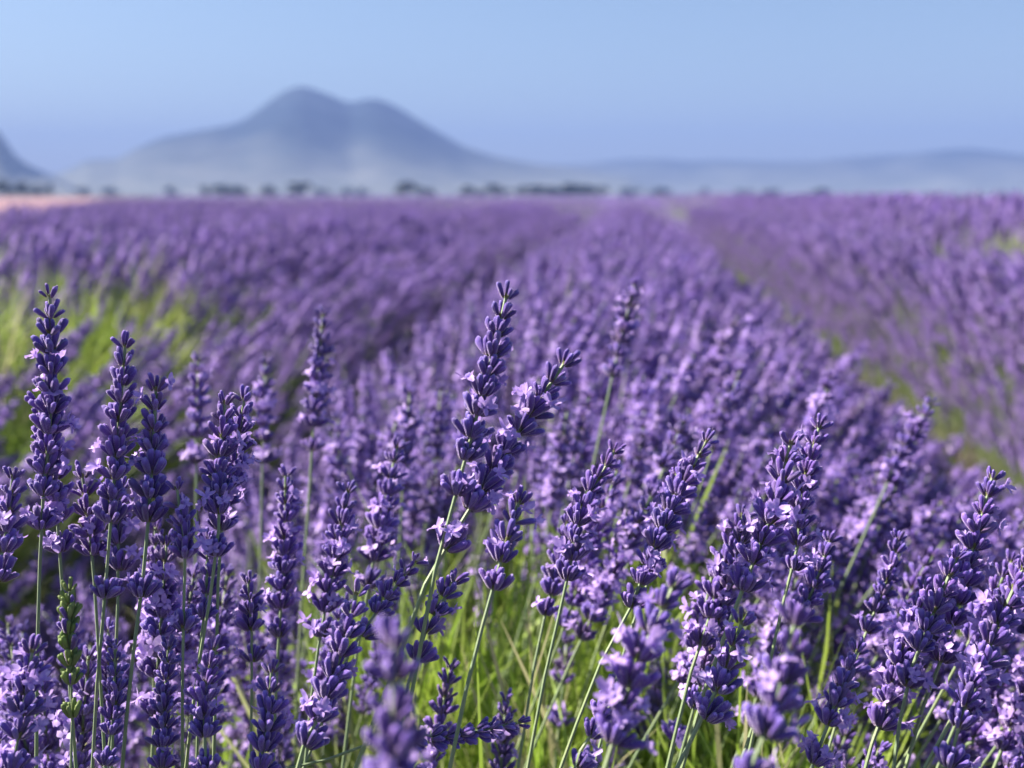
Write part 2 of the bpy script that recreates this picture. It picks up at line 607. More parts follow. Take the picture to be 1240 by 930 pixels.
# mown straw field beyond the left edge
M_STRAW = make_simple('straw_field', [(0.3, (0.21, 0.125, 0.155)), (0.5, (0.26, 0.16, 0.19)), (0.7, (0.31, 0.20, 0.22))], .6, 5, .95, .05, 8)
nb_, na_ = 60, 40
S_, D_ = np.meshgrid(np.linspace(0, 1, na_) ** 2 * 210 + .25, np.geomspace(1, 420, nb_) - 9)
nrm = np.array((-EB[1], EB[0]))
Xs = EA[0] + EB[0] * D_ + nrm[0] * S_
Ys = EA[1] + EB[1] * D_ + nrm[1] * S_
Zs = .30 + .06 * (vnoise(Xs * .7, Ys * .7, 2) - .5)
tag(link('straw_field', grid_mesh('straw_field', Xs, Ys, Zs, M_STRAW)), kind='structure')

# mountains: skyline points of the photograph turned into ridges with real distance, size and depth
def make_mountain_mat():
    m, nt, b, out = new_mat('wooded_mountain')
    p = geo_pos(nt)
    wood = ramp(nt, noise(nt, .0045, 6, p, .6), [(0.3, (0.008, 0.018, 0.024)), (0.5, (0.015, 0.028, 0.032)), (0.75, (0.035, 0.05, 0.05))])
    foot_mist = ramp(nt, noise(nt, .006, 5, p, .6), [(0.3, (0.12, 0.14, 0.12)), (0.5, (0.20, 0.21, 0.18)), (0.7, (0.29, 0.29, 0.25))])
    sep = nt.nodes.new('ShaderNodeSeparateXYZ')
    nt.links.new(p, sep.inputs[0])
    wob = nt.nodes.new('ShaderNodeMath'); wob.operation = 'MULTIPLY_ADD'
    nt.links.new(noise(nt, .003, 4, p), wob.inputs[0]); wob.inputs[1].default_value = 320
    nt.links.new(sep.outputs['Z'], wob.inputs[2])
    c = mixc(nt, mapr(nt, wob.outputs[0], 130, 480, 0, 1), foot_mist, wood)     # pale mist at the foot painted into the slope colour, woods above
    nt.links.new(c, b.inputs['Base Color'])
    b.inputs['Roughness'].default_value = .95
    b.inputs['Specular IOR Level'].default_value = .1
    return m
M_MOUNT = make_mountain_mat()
def mountain(name, sky_pts, dist, depth, seed, label):
    px = np.array([p[0] for p in sky_pts], float)
    py = np.array([p[1] for p in sky_pts], float)
    n = 240
    q = np.linspace(px[0], px[-1], n)
    # smooth interpolation of the skyline
    yy = np.interp(q, px, py)
    ker = np.hanning(7); ker /= ker.sum()
    yy = np.convolve(np.pad(yy, 3, mode='edge'), ker, 'valid')
    az = np.array([azel(a, 237)[0] for a in q])
    el = np.array([max(azel(a, b)[1], 0) for a, b in zip(q, yy)])
    H = np.tan(el) * dist
    m = 60
    w = np.linspace(-1, 1, m)
    prof = np.where(w < 0, (1 + w) ** 1.25, (1 - w) ** 1.1)
    A, W = np.meshgrid(az, w)
    Rr = dist + W * depth
    Xm, Ym = np.sin(A) * Rr, np.cos(A) * Rr
    rough = (vnoise(Xm / 420, Ym / 420, seed) - .5) * .34 + (vnoise(Xm / 150, Ym / 150, seed + 1) - .5) * .16
    crest = 1 - np.abs(W)
    Pm = prof[:, None] * (1 + rough * (1 - crest ** 3) * 1.2)
    Zm = H[None, :] * np.clip(Pm, 0, 1.0) - 1.5 * (np.abs(W) > .97)
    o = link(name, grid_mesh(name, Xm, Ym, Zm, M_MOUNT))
    tag(o, label, 'mountain', kind='structure')
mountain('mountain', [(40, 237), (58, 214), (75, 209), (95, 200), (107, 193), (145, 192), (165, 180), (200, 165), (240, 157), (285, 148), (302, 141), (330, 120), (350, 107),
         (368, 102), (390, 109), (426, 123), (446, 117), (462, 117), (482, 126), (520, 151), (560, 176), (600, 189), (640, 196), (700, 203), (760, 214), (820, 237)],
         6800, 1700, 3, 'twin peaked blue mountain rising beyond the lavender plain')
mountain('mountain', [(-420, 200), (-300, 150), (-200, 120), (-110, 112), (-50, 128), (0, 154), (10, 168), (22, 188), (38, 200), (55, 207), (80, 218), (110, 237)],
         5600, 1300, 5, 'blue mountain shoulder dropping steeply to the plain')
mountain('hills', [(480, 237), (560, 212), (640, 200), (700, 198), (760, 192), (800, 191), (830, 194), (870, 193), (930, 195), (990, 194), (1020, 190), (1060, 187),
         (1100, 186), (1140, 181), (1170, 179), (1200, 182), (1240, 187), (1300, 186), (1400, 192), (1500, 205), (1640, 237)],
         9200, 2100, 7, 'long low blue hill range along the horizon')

# ------------------------------------------------------------------ trees on the horizon
M_CROWN = make_leaf_mat('tree_leaf', [(0.0, (0.02, 0.035, 0.018)), (0.6, (0.03, 0.05, 0.022)), (1.0, (0.045, 0.06, 0.03))], (0.05, 0.06, 0.035), .12)
M_BARK = make_simple('tree_bark', [(0.3, (0.06, 0.045, 0.035)), (0.7, (0.13, 0.10, 0.08))], 6, 4, .95)
def tree_meshes(seed, wide):
    r = np.random.default_rng(seed)
    t = Acc()
    def limb(p, q, r0, r1):
        P = np.linspace(p, q, 5) + np.concatenate([np.zeros((1, 3)), r.normal(0, .012, (4, 3))])
        s, P = resample(P, 0)
        t.add_acc(tube_acc(s, P, r0, r1, 6, 4, mat=0))
    limb((0, 0, 0), (.02, 0, .42), .045, .03)
    clumps = []
    for k in range(9):
        an, rad = r.uniform(0, 6.28), r.uniform(.05, .38) * wide
        h = r.uniform(.25, .84) - .15 * (rad / wide)
        limb((.02, 0, r.uniform(.2, .42)), (rad * math.cos(an), rad * math.sin(an), h), .022, .006)
        clumps.append((rad * math.cos(an), rad * math.sin(an), h, r.uniform(.12, .22)))
    c = Acc()
    for (x, y, z, rad) in clumps:
        for _ in range(170):
            d = r.normal(0, 1, 3); d /= np.linalg.norm(d)
            p = np.array((x, y, z)) + d * rad * r.uniform(.45, 1.05) * np.array((1, 1, .75))
            a_, b_ = r.normal(0, .032, 3), r.normal(0, .032, 3)
            c.add([p - a_, p - b_, p + a_, p + b_], [(0, 1, 2, 3)], 0)
    return t.mesh('trunk', [M_BARK]), c.mesh('crown', [M_CROWN], False)
TREE = [tree_meshes(s, w) for s, w in ((1, .9), (2, 1.2), (3, 1.5), (4, 1.0))]
# centre px, height px, crown width px, metres away, label
TREES = [(8, 17, 22, 700, 'low dark tree at the end of the tree line below the mountain shoulder'),
         (28, 16, 22, 720, 'rounded dark tree standing beside the straw field edge'),
         (48, 13, 18, 760, 'small dark tree next to the pale straw field'),
         (98, 9, 14, 980, 'tiny faint bush tree far across the straw field'),
         (136, 9, 13, 980, 'tiny lone tree on the far straw field'),
         (208, 11, 16, 860, 'small solitary tree past the corner of the straw field'),
         (250, 12, 20, 760, 'low spreading tree starting the clump under the wooded slope'),
         (270, 13, 22, 740, 'middle tree of three in the clump under the wooded slope'),
         (290, 11, 18, 760, 'last low tree of three in the clump under the wooded slope'),
         (328, 12, 20, 740, 'low tree joined to the tallest tree below the peak'),
         (360, 17, 30, 700, 'tallest domed tree directly below the twin peaked mountain'),
         (388, 9, 16, 900, 'small faint tree trailing behind the tallest domed tree'),
         (420, 8, 16, 980, 'very small hazy tree in the gap below the second peak'),
         (440, 9, 14, 980, 'very small hazy tree beside the rounded tree below the second peak'),
         (494, 18, 32, 700, 'broad rounded dark tree below the second peak'),
         (516, 10, 16, 760, 'small low tree leaning against the broad rounded tree'),
         (563, 12, 14, 740, 'small upright tree between two rounded trees'),
         (600, 14, 32, 720, 'wide low rounded tree where the mountain foot ends'),
         (642, 12, 24, 700, 'first tree of the long dark hedge of trees'),
         (664, 13, 24, 700, 'second tree of the long dark hedge of trees'),
         (685, 15, 24, 700, 'tallest tree of the long dark hedge of trees'),
         (708, 13, 24, 700, 'fourth tree of the long dark hedge of trees'),
         (728, 12, 20, 700, 'end tree of the long dark hedge of trees'),
         (765, 8, 20, 980, 'faint small tree past the end of the long hedge'),
         (796, 9, 18, 940, 'faint rounded tree alone on the flat horizon'),
         (852, 8, 14, 980, 'tiny hazy tree at the furrow end on the horizon'),
         (905, 7, 18, 980, 'tiny hazy wide tree below the low hills'),
         (935, 7, 18, 980, 'tiny hazy tree next to the wide one below the hills'),
         (992, 8, 18, 960, 'last tiny dark tree before the tall lavender row')]
for i, (px, hp, wp, d, lab) in enumerate(TREES):
    d *= 2.4 if d < 800 else 2.9; hp *= .85; wp *= 1.5
    az, _ = azel(px, 237)
    h = (hp + 2.0) / FPX * d * 1.12
    w = wp / FPX * d / (.95 * (.9, 1.2, 1.5, 1.0)[i % 4]) * 1.15
    root = link('tree', None, loc=(math.sin(az) * d, math.cos(az) * d, 0))
    root.scale = (w, w, h)
    root.rotation_euler = (0, 0, i * 1.7)
    tag(root, lab, 'tree', 'trees along the horizon')
    link('trunk', TREE[i % 4][0], root)
    link('crown', TREE[i % 4][1], root)

# ------------------------------------------------------------------ prominent stalks in focus
UP, LEAN = 'prominent', ''
# tip px, spike foot px, a lower stem px, metres from the camera at tip / foot, blossom share, gap above a detached lowest whorl (m), whorl size, label
HERO = [
 ((60, 340), (50, 640), (44, 930), .56, .57, .10, 0, 1.0, 'tallest upright lavender spike with sparse dark buds at its tip'),
 ((42, 470), (72, 668), (92, 930), .575, .585, .16, 0, 1.0, 'bushy lavender spike pressed against the tallest upright one'),
 ((153, 402), (127, 722), (112, 930), .55, .55, .06, .030, .95, 'slim dark upright lavender spike with a detached whorl low on its stem'),
 ((190, 452), (171, 722), (148, 930), .55, .55, .10, .028, 1.05, 'upright spike with a white blossom near its tip and a cup of buds below'),
 ((274, 472), (262, 672), (225, 930), .57, .56, .08, 0, .92, 'one of twin upright spikes, with its stem slanting away beneath'),
 ((298, 468), (268, 640), (262, 800), .58, .575, .20, 0, .92, 'one of twin upright spikes, with many pale blossoms on its flank'),
 ((212, 575), (222, 762), (221, 930), .55, .55, .10, .024, .88, 'short lavender spike with a lone whorl perched on straight green stem'),
 ((617, 342), (552, 598), (508, 790), .55, .545, .08, .0, 1.0, 'tall spike leaning gently, rising alone above the middle of the row'),
 ((694, 424), (540, 664), (500, 750), .565, .545, .22, 0, 1.08, 'thick lavender spike slanting strongly, packed with pale blossoms'),
 ((634, 590), (598, 712), (545, 930), .54, .53, .18, 0, 1.0, 'short blunt spike on a long dark green diagonal stem'),
 ((752, 534), (687, 704), (640, 925), .60, .59, .12, 0, .9, 'slender leaning spike on pale stem against bright green stems'),
 ((862, 522), (764, 735), (690, 900), .60, .58, .14, 0, .9, 'slender slanting spike on a long pale straight stem'),
 ((822, 560), (790, 690), (740, 850), .61, .60, .10, 0, .85, 'short narrow spike tucked beside the slanting pale stemmed one'),
 ((962, 518), (900, 714), (826, 930), .555, .55, .22, 0, 1.05, 'stout leaning spike with crumpled white blossoms at its top'),
 ((996, 502), (962, 690), (935, 790), .58, .58, .04, 0, .88, 'slim leaning spike all in bud behind the stout white topped one'),
 ((905, 735), (856, 872), (820, 930), .535, .53, .10, 0, 1.05, 'spike ending in a broad cup of buds on forked stems'),
 ((1206, 562), (1140, 800), (1105, 900), .58, .565, .12, 0, .95, 'long slanting spike with dark pointed tip, flank full of blossoms'),
 ((1165, 660), (1098, 830), (1082, 930), .555, .55, .20, 0, .95, 'slanting spike overlapped by the long dark tipped one'),
 ((1246, 672), (1170, 860), (1120, 930), .54, .53, .18, 0, 1.0, 'heavy slanting spike with loose open whorls beyond the long dark tipped one'),
 ((478, 748), (470, 1090), (468, 1160), .315, .315, .10, 0, 1.02, 'very blurred upright spike standing close to the lens'),
 ((826, 690), (742, 900), (715, 1000), .43, .42, .18, 0, 1.0, 'softly blurred plump spike leaning in front of bright stems'),
 ((968, 728), (905, 950), (880, 1060), .385, .375, .12, 0, 1.0, 'blurred large spike leaning in front of the cup of buds'),
 ((642, 872), (500, 898), (440, 905), .56, .555, .03, 0, .72, 'thin spike lying almost flat across the green stems'),
 ((84, 700), (88, 868), (86, 930), .535, .535, .0, 0, .75, 'young spike of pale green unopened buds on green stem'),
 ((436, 700), (372, 905), (352, 960), .53, .52, .12, 0, 1.0, 'full leaning spike with open whorls beside the blurred close one'),
 ((512, 668), (440, 770), (400, 850), .56, .555, .06, 0, .8, 'small leaning spike behind the blurred close one'),
 ((42, 770), (16, 935), (10, 1000), .52, .51, .30, 0, .95, 'lavender spike smothered in pale blossoms low beside the tall upright one'),
 ((330, 795), (316, 935), (310, 980), .54, .53, .05, 0, .9, 'short dark upright spike with open starry whorls low in row'),
 ((262, 770), (250, 935), (246, 980), .535, .53, .05, 0, .85, 'short sparse spike with separated whorls between green stems'),
 ((18, 560), (0, 702), (-14, 760), .55, .545, .12, 0, .95, 'lavender spike bending away from the tallest upright one'),
 ((1045, 772), (985, 925), (960, 990), .54, .53, .26, 0, .95, 'pale blossomed leaning spike below the slanting pair'),
 ((1090, 640), (1050, 765), (1020, 850), .64, .63, .06, 0, .85, 'small leaning spike behind the slanting pair'),
 ((1010, 640), (948, 790), (905, 900), .63, .62, .14, 0, .95, 'dense leaning spike between the stout spike and slanting pair'),
 ((690, 620), (660, 745), (640, 850), .66, .65, .10, 0, .85, 'small spike hanging between the two pale stemmed slanting ones'),
 ((1190, 790), (1150, 930), (1130, 990), .525, .52, .16, 0, 1.0, 'broad low spike spilling over pale stems under the heavy slanting one'),
 ((150, 575), (146, 690), (140, 800), .59, .59, .12, 0, .95, 'short spike squeezed between the two dark upright ones'),
 ((98, 560), (112, 672), (120, 800), .60, .60, .16, 0, 1.0, 'blunt spike filling the gap beside the bushy one'),
 ((138, 770), (128, 928), (124, 990), .545, .54, .0, 0, .72, 'thin sparse spike with small whorls strung along green stem'),
 ((205, 770), (196, 930), (192, 990), .55, .545, .06, 0, .8, 'thin spike of small whorls behind the young green one'),
 ((346, 560), (338, 770), (332, 900), .66, .65, .16, 0, .95, 'full upright spike just past the twin spikes'),
 ((424, 580), (388, 770), (372, 900), .64, .63, .14, 0, .95, 'full tilted spike between the twin spikes and the tall leaning one'),
 ((300, 690), (306, 800), (304, 900), .60, .60, .2, 0, .85, 'small pale blossomed spike under the twin spikes'),
 ((905, 610), (850, 780), (815, 900), .62, .61, .16, 0, .95, 'full leaning spike in the gap before the stout white topped one'),
 ((1128, 700), (1066, 880), (1040, 960), .57, .56, .24, 0, .95, 'leaning spike heavy with blossom next to the slanting pair'),
 ((760, 800), (700, 930), (680, 990), .53, .52, .08, 0, .8, 'low leaning spike crossing the bright green stems'),
 ((250, 640), (244, 752), (240, 860), .575, .57, .1, 0, .85, 'small spike with a cup of buds below the twin spikes'),
 ((560, 690), (505, 800), (480, 900), .565, .555, .12, 0, .95, 'short thick spike under the packed slanting one'),
]
rh = np.random.default_rng(21)
for (tip, foot, stem, dt, df, bl, gap, size, label) in HERO:
    T, F = at(*tip, dt), at(*foot, df)
    S = at(*stem, df - .004)
    L = (T - F).length
    # the stem goes on down to the ground, turning upright
    d = (S - F).normalized()
    low = S + (d + Vector((0, 0, -.35))).normalized() * max(.12, S.z * .5)
    B = Vector((low.x + d.x * .04, low.y + d.y * .04 + .02, 0.0))
    mid = (T + F) / 2 + Vector(rh.normal(0, .0022, 3))
    c = chain([B, low, S, F, mid, T], 60)
    build_stalk(c, L, size * .95, bl, gap, rh, label, 'lavender stalks standing out of the middle row', 2, young='pale green' in label)
BEHIND = [
 ((771, 334), (742, 455), .92, 'tall thin spike rising above the crowd behind the packed slanting one'),
 ((392, 370), (378, 545), .84, 'tall upright spike rising above the crowd behind the twin spikes'),
 ((240, 425), (238, 560), .86, 'upright spike seen softly beside the twin spikes'),
 ((497, 465), (488, 590), .90, 'upright spike seen softly behind the tall leaning one'),
 ((1006, 448), (975, 560), .95, 'soft leaning spike rising behind the slim budded one'),
 ((900, 440), (862, 545), .98, 'soft leaning spike rising behind the pale stemmed slanting one'),
 ((1130, 480), (1075, 585), .92, 'soft slanting spike above the flank of the row'),
 ((832, 500), (790, 600), .85, 'soft leaning spike just behind the slender pale stemmed pair'),
 ((716, 470), (690, 580), .95, 'soft bare stemmed spike behind the packed slanting one'),
 ((322, 430), (318, 560), .92, 'soft upright spike between the twin spikes and the tall upright one')]
for (tip, foot, d, label) in BEHIND:
    T, F = at(*tip, d), at(*foot, d)
    q = (F - T).normalized()
    low = F + (q + Vector((0, 0, -.4))).normalized() * .25
    c = chain([Vector((low.x + q.x * .05, low.y, 0)), low, F, (T + F) / 2, T], 40)
    build_stalk(c, (T - F).length, .95, .12, 0, rh, label, 'lavender stalks standing out of the middle row', 1)
HERO_PX = np.array([[(h[0][0] + h[1][0]) / 2, (h[0][1] + h[1][1]) / 2] for h in HERO])

# ------------------------------------------------------------------ all other stalks: positions
def row_stalks(row, y0, y1, dens, r, flank=.75):
    xr, W, H = row
    n = int((y1 - y0) * 2 * W * dens)
    u = np.where(r.random(n) < .5, r.normal(0, .5, n), r.uniform(-1.2, 1.2, n))
    u = np.clip(u, -1.25, 1.25)
    y = r.uniform(y0, y1, n)
    plant = np.round(y / .52)                         # single bushes along the row
    dy = (y / .52 - plant) * 2
    lump = 1 - .13 * dy * dy
    hb = (vnoise(plant * 3.7 + 11, np.full(n, xr * 5.0), 1) - .5) * .07
    h = (H + hb) * lump - .36 * H * np.abs(u) ** 2.4 + r.normal(0, .03, n)
    h = np.minimum(h, H + .035)
    short = r.random(n) < .22
    h = np.where(short, h - r.uniform(.03, .16, n), h)
    lean = R(15) + u * R(25) + r.normal(0, R(5.5), n)  # the breeze tips them all one way
    lean_y = dy * R(9) + r.normal(0, R(6), n)
    x = xr + u * W * 1.12
    # flowers leaning out low over the furrows
    nf = int(n * flank)
    uf = r.uniform(.72, 1.28 if abs(xr) > .5 else 1.12, nf) * (r.choice([-1, 1], nf) if abs(xr) > .5 else r.choice([-1, 1], nf, p=[.15, .85]))
    yf = r.uniform(y0, y1, nf)
    hf = H * (r.uniform(.17, .84, nf) if abs(xr) > .5 else r.uniform(.18, .72, nf))
    lf = R(6) + np.sign(uf) * R(1) * r.uniform(22, 52, nf)
    # shorter ones between the tall ones
    ns = int(n * (.55 if y0 < 1.5 else .15))
    us_ = r.uniform(-1, 1, ns)
    ys_ = r.uniform(y0, y1, ns)
    hs = H * r.uniform(.62, .88, ns) - .2 * np.abs(us_) ** 2
    ls_ = R(15) + us_ * R(26) + r.normal(0, R(8), ns)
    X = np.concatenate([x, xr + uf * W * 1.05, xr + us_ * W * 1.1])
    Y = np.concatenate([y, yf, ys_])
    Hh = np.concatenate([h, hf, hs])
    return (np.stack([X, Y, np.maximum(Hh, .25)], 1), np.concatenate([lean, lf, ls_]),
            np.concatenate([lean_y, r.normal(0, R(9), nf), r.normal(0, R(8), ns)]), np.concatenate([u, uf, us_]))
rp = np.random.default_rng(77)
tips, leans, leany, urow, rowi = [], [], [], [], []
for i, row in enumerate(ROWS):
    bands = [(.2, 1.6, 1050), (1.6, 3.5, 1150), (3.5, 8, 720), (8, 20, 340)] if i < 3 else [(.8, 3.5, 600), (3.5, 8, 430), (8, 20, 240)]
    for (a, b, dn) in bands:
        lim = abs(row[0])
        if lim > 3 + b * .75:
            continue
        t, l, ly, u = row_stalks(row, a, b, dn, rp, .55 if i == 0 else (1.6 if i == 1 else .75))
        tips.append(t); leans.append(l); leany.append(ly); urow.append(u); rowi.append(np.full(len(t), i))
tips = np.concatenate(tips); leans = np.concatenate(leans); leany = np.concatenate(leany); urow = np.concatenate(urow); rowi = np.concatenate(rowi)
px = to_px_np(tips)
keep = (in_lavender(tips[:, 0], tips[:, 1]) > 0) & (px[:, 2] > .3)
ang = np.abs((px[:, 0] - 620) / FPX)
keep &= (ang < .414 * 1.45 + .5 / np.maximum(px[:, 2], .3))
# nothing but the prominent stalks between the lens and the plane of focus
inframe = (px[:, 0] > -250) & (px[:, 0] < 1490)
keep &= ~((px[:, 2] < .60) & inframe)
# keep the view open where the photograph looks down on green stems
gap_c = (px[:, 0] > 430) & (px[:, 0] < 860) & (px[:, 1] > 560) & (px[:, 2] < 1.25)
front = (px[:, 0] > 300) & (px[:, 0] < 1180) & (px[:, 2] < .88) & inframe
keep &= ~(front & (rp.random(len(px)) < .68))
# a thin spot in the neighbouring row where leafy shoots show
thin = np.exp(-(((tips[:, 0] + 1.15) / .6) ** 2 + ((tips[:, 1] - 2.4) / 1.3) ** 2)) + np.exp(-(((tips[:, 0] - 1.4) / .35) ** 2 + ((tips[:, 1] - 4.7) / 1.0) ** 2))
keep &= rp.random(len(px)) > .93 * thin
low_c = (px[:, 1] > 620) & (px[:, 2] < 1.1)
keep &= ~(low_c & (rp.random(len(px)) < .35))
keep &= ~(gap_c & (rp.random(len(px)) < .8))
tips, leans, leany, urow, rowi, px = (a[keep] for a in (tips, leans, leany, urow, rowi, px))
vis = (px[:, 0] > -30) & (px[:, 0] < 1270) & (px[:, 1] > 150) & (px[:, 1] < 960)
order = np.argsort(np.where(vis & (rowi == 0), px[:, 2], 99))
N_THINGS = 300 - len(HERO) - len(BEHIND)
own = order[:N_THINGS]
own_set = np.zeros(len(px), bool); own_set[own] = True

def tilt_dir(l, ly):
    return Vector((math.tan(l), math.tan(ly), 1)).normalized()
rm = np.random.default_rng(99)
for j in own:
    T = Vector(tips[j]); l = leans[j]
    d = tilt_dir(l, leany[j])
    L = rm.uniform(.065, .115)
    B0 = T - d * (T.z / max(d.z, .5))
    B = Vector((T.x + (B0.x - T.x) * .72, T.y + (B0.y - T.y) * .72, 0))
    mid = T - d * .26 + Vector(rm.normal(0, .006, 3))
    c = chain([B, B + (mid - B) * .5, mid, T - d * .12 + Vector(rm.normal(0, .002, 3)), T], 36)
    bl = rm.choice([.02, .12, .26])
    deg = math.degrees(l)
    leanw = 'upright' if deg < 7 else ('tilted' if deg < 20 else 'slanting')
    blw = {.02: 'all in closed bud', .12: 'with a few pale blossoms', .26: 'with many pale blossoms'}[float(bl)]
    gapj = 0 if rm.random() < .7 else rm.uniform(.018, .03)
    lenw = 'short' if L < .08 else ('long' if L > .1 else 'mid-length')
    blw = blw + (' and detached lowest whorl' if gapj else '')
    lab = f'{lenw} {leanw} purple lavender {blw}, crowded mid row'
    build_stalk(c, L, rm.uniform(.85, 1.05), float(bl), gapj, rm, lab,
                'lavender stalks crowding the middle row', 1)

# ------------------------------------------------------------------ the mass of the field (instanced on points)
def proto_stalk(seed, H=.72):
    r = np.random.default_rng(seed)
    bend = r.normal(0, .02, 2)
    P = chain([(0, 0, 0), (bend[0] * .5, bend[1] * .5, H * .45), (bend[0], bend[1], H * .8), (bend[0] * .4, bend[1] * .4, H)], 24)
    s, P = resample(P, 0)
    a = Acc()
    a.add_acc(tube_acc(s, P, .0017, .0010, 4, 7, upto=s[-1] - .006))
    L = r.uniform(.065, .115)
    bl = (.08, .22, .38)[seed % 3]
    for (q, sz, n) in whorl_positions(L, r.uniform(.86, 1.02), 0 if r.random() < .7 else .025, r):
        c, d = along(s, P, s[-1] - q)
        w = whorl_acc(r, max(4, n - 1), sz, bl * .3 if q < .25 * L else bl)
        a.add_acc(w, Matrix.Translation(c) @ frame_z(d, r.uniform(0, 6.28)))
    return a
def proto_leaves(seed):
    r = np.random.default_rng(seed)
    a = Acc()
    for _ in range(34):
        an, tilt = r.uniform(0, 6.28), abs(r.normal(20, 16))
        L = r.uniform(.07, .20)
        w = r.uniform(.0009, .0019)
        d = np.array((math.sin(R(tilt)) * math.cos(an), math.sin(R(tilt)) * math.sin(an), math.cos(R(tilt))))
        sidev = np.cross(d, r.normal(0, 1, 3)); sidev /= np.linalg.norm(sidev)
        p0 = np.array((r.normal(0, .03), r.normal(0, .03), r.uniform(0, .04)))
        v = []
        curl = r.normal(0, .12, 3)
        for q, ww in ((0, .6), (.35, 1), (.7, .85), (1, .08)):
            c = p0 + d * L * q + curl * L * q * q
            v += [c - sidev * w * ww, c + sidev * w * ww]
        a.add(v, [(0, 1, 3, 2), (2, 3, 5, 4), (4, 5, 7, 6)], 0)
    return a
def hidden_proto(name, me):
    return bpy.data.objects.new(name, me)             # never linked: only instanced by the stuff below
PRO = [hidden_proto('stalk_shape', proto_stalk(s).mesh('stalk_shape', SPIKE_MATS)) for s in range(12)]
LEAFP = [hidden_proto('leaf_shape', proto_leaves(s).mesh('leaf_shape', [M_LEAF])) for s in range(6)]

def scatter(name, pos, rot, scl, idx, protos, label, cat):
    me = bpy.data.meshes.new(name)
    me.from_pydata(pos.tolist(), [], [])
    for nm, ty, val in (('rot', 'FLOAT_VECTOR', rot), ('scl', 'FLOAT', scl), ('pick', 'INT', idx)):
        a = me.attributes.new(nm, ty, 'POINT')
        a.data.foreach_set('vector' if ty == 'FLOAT_VECTOR' else 'value', np.ascontiguousarray(val).ravel())
    o = link(name, me)
    ng = bpy.data.node_groups.new(name, 'GeometryNodeTree')
    ng.interface.new_socket('Geometry', in_out='INPUT', socket_type='NodeSocketGeometry')
    ng.interface.new_socket('Geometry', in_out='OUTPUT', socket_type='NodeSocketGeometry')
    N = ng.nodes.new
    gi, go, iop, jn = N('NodeGroupInput'), N('NodeGroupOutput'), N('GeometryNodeInstanceOnPoints'), N('GeometryNodeJoinGeometry')
    for p in protos:
        oi = N('GeometryNodeObjectInfo')
        oi.inputs['Object'].default_value = p
        oi.inputs['As Instance'].default_value = True
        ng.links.new(oi.outputs['Geometry'], jn.inputs[0])
    def named(nm, ty):
        a = N('GeometryNodeInputNamedAttribute')
        a.data_type = ty
        a.inputs['Name'].default_value = nm
        return a.outputs['Attribute']
    e2r = N('FunctionNodeEulerToRotation')
    ng.links.new(named('rot', 'FLOAT_VECTOR'), e2r.inputs[0])
    ng.links.new(gi.outputs[0], iop.inputs['Points'])
    ng.links.new(jn.outputs[0], iop.inputs['Instance'])
    iop.inputs['Pick Instance'].default_value = True
    ng.links.new(named('pick', 'INT'), iop.inputs['Instance Index'])
    ng.links.new(e2r.outputs[0], iop.inputs['Rotation'])
    ng.links.new(named('scl', 'FLOAT'), iop.inputs['Scale'])
    ng.links.new(iop.outputs[0], go.inputs[0])
    mod = o.modifiers.new('scatter', 'NODES')
    mod.node_group = ng
    return tag(o, label, cat, kind='stuff')

rest = ~own_set
T = tips[rest]; l = leans[rest]; ly = leany[rest]
D = np.stack([np.tan(l), np.tan(ly), np.ones(len(l))], 1); D /= np.linalg.norm(D, axis=1)[:, None]
scl = (T[:, 2] / D[:, 2] / .72)
scl = np.clip(scl, .62, 1.3)
base = T - D * (.72 * scl)[:, None]
# euler XYZ that turns +Z to D, after a free spin about Z
rots = np.zeros((len(T), 3))
spin = rp.uniform(0, 6.28, len(T))
for i in range(len(T)):
    e = frame_z(D[i], spin[i]).to_euler()
    rots[i] = e
scatter('lavender_flowers', base, rots, scl.astype(np.float32), rp.integers(0, len(PRO), len(T)).astype(np.int32), PRO,
        'dense purple lavender flowers filling the rows of the field', 'lavender flowers')

# green leaves and young shoots low in the bushes
lp, lr, ls = [], [], []
for i, (xr, W, H) in enumerate(ROWS[:9]):
    for (a, b, dn) in ((.25, 1.6, 480), (1.6, 6.8, 260), (6.5, 10, 70)):
        if abs(xr) > 3 + b * .7:
            continue
        n = int((b - a) * 2 * W * dn)
        u = rp.uniform(-1.0, 1.0, n)
        y = rp.uniform(a, b, n)
        z = H * ((.54 if i == 0 else .5) - .40 * np.abs(u) ** 2) * rp.uniform(.3, 1.1, n)
        patch = vnoise(y * 1.1 + 7 * i, u * .8 + 30, 6)
        xx = xr + u * W
        thin = np.exp(-(((xx + 1.15) / .65) ** 2 + ((y - 2.4) / 1.3) ** 2)) + np.exp(-(((xx - 1.42) / .32) ** 2 + ((y - 4.7) / 1.0) ** 2))
        z = z + thin * .22
        sel = (u < .5) if i == 0 else ((patch > .84) & (np.abs(u) < .45)) | ((thin > .22) & (rp.random(n) < .85))
        u, y, z = u[sel], y[sel], z[sel]; n = len(u)
        lp.append(np.stack([xr + u * W * .98, y, z], 1))
        lr.append(np.stack([rp.normal(0, .25, n), R(8) + u * R(34) + rp.normal(0, .2, n), rp.uniform(0, 6.28, n)], 1))
        ls.append(rp.uniform(.75, 1.25, n))
lp, lr, ls = np.concatenate(lp), np.concatenate(lr), np.concatenate(ls)
kp = (in_lavender(lp[:, 0], lp[:, 1]) > 0) & (to_px_np(lp)[:, 2] > .72)
lp, lr, ls = lp[kp], lr[kp], ls[kp]
scatter('lavender_leaves', lp, lr, ls.astype(np.float32), rp.integers(0, len(LEAFP), len(lp)).astype(np.int32), LEAFP,
        'bright green narrow leaves and shoots low in the lavender rows', 'leaves')

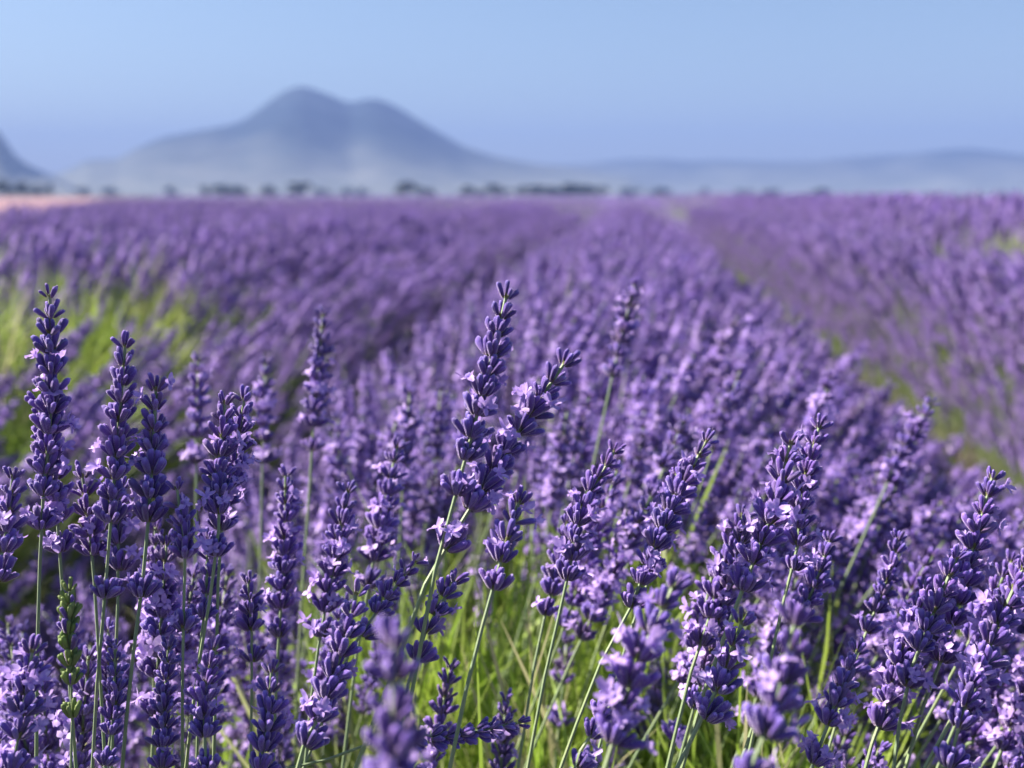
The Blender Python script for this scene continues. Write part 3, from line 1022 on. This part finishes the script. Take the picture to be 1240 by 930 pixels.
# farther rows: little tufts of several stalks each, standing in the far canopy
def proto_tuft(seed):
    r = np.random.default_rng(seed)
    a = Acc()
    for _ in range(7):
        H = r.uniform(.18, .30)
        p = r.normal(0, .12, 2)
        dx, dy = r.normal(.16, .14), r.normal(0, .12)
        P = chain([(p[0], p[1], 0), (p[0] + dx * H * .5, p[1] + dy * H * .5, H * .5), (p[0] + dx * H, p[1] + dy * H, H)], 8)
        s, P = resample(P, 0)
        a.add_acc(tube_acc(s, P, .002, .0015, 3, 2, upto=s[-1] - .01))
        for k in range(8):
            c, d = along(s, P, s[-1] - .006 - k * .0115)
            for b in range(4):
                an = r.uniform(0, 6.28)
                dd = Vector((math.cos(an) * .8, math.sin(an) * .8, .8))
                a.add_acc(TUFT_BUD, Matrix.Translation(c) @ frame_z(dd) @ Matrix.Scale(.013, 4))
    return a
TUFT_BUD = bud_acc(4, 3, 0, 1.3, 3)
TUFTS = [hidden_proto('tuft_shape', proto_tuft(s).mesh('tuft_shape', SPIKE_MATS)) for s in range(6)]
tp = []
for xr, W, H in ROWS:
    for a, b, dn in ((18, 32, 34), (32, 70, 14)):
        if abs(xr) > 3 + b * .75:
            continue
        n = int((b - a) * 2 * W * dn)
        u = np.where(rp.random(n) < .5, np.clip(rp.normal(0, .5, n), -1, 1), rp.uniform(-1.3, 1.3, n))
        y = rp.uniform(a, b, n)
        tp.append(np.stack([xr + u * W, y, H - .27 - .16 * u * u + rp.normal(0, .025, n)], 1))
tp = np.concatenate(tp)
tp = tp[in_lavender(tp[:, 0], tp[:, 1]) > 0]
scatter('lavender_rows', tp, np.stack([np.zeros(len(tp)), np.zeros(len(tp)), rp.normal(0, .4, len(tp))], 1), rp.uniform(.85, 1.15, len(tp)).astype(np.float32),
        rp.integers(0, 6, len(tp)).astype(np.int32), TUFTS, 'distant lavender rows massed with flower heads before the flat canopy', 'lavender rows')

# ------------------------------------------------------------------ haze
def make_haze():
    m = bpy.data.materials.new('haze_air')
    m.use_nodes = True
    nt = m.node_tree
    nt.nodes.clear()
    out = nt.nodes.new('ShaderNodeOutputMaterial')
    v = nt.nodes.new('ShaderNodeVolumePrincipled')
    v.inputs['Color'].default_value = (0.188, 0.285, 0.57, 1)
    v.inputs['Density'].default_value = 0.00014
    v.inputs['Anisotropy'].default_value = 0.0
    nt.links.new(v.outputs[0], out.inputs['Volume'])
    a = Acc()
    x0, x1, y0, y1, z0, z1 = -13000, 13000, -3000, 13000, -3, 660
    V = [(x, y, z) for z in (z0, z1) for y in (y0, y1) for x in (x0, x1)]
    a.add(V, [(0, 2, 3, 1), (4, 5, 7, 6), (0, 1, 5, 4), (2, 6, 7, 3), (0, 4, 6, 2), (1, 3, 7, 5)])
    o = link('haze', a.mesh('haze', [m], False))
    tag(o, 'pale blue haze over the plain veiling the mountains', 'haze', kind='stuff')
make_haze()
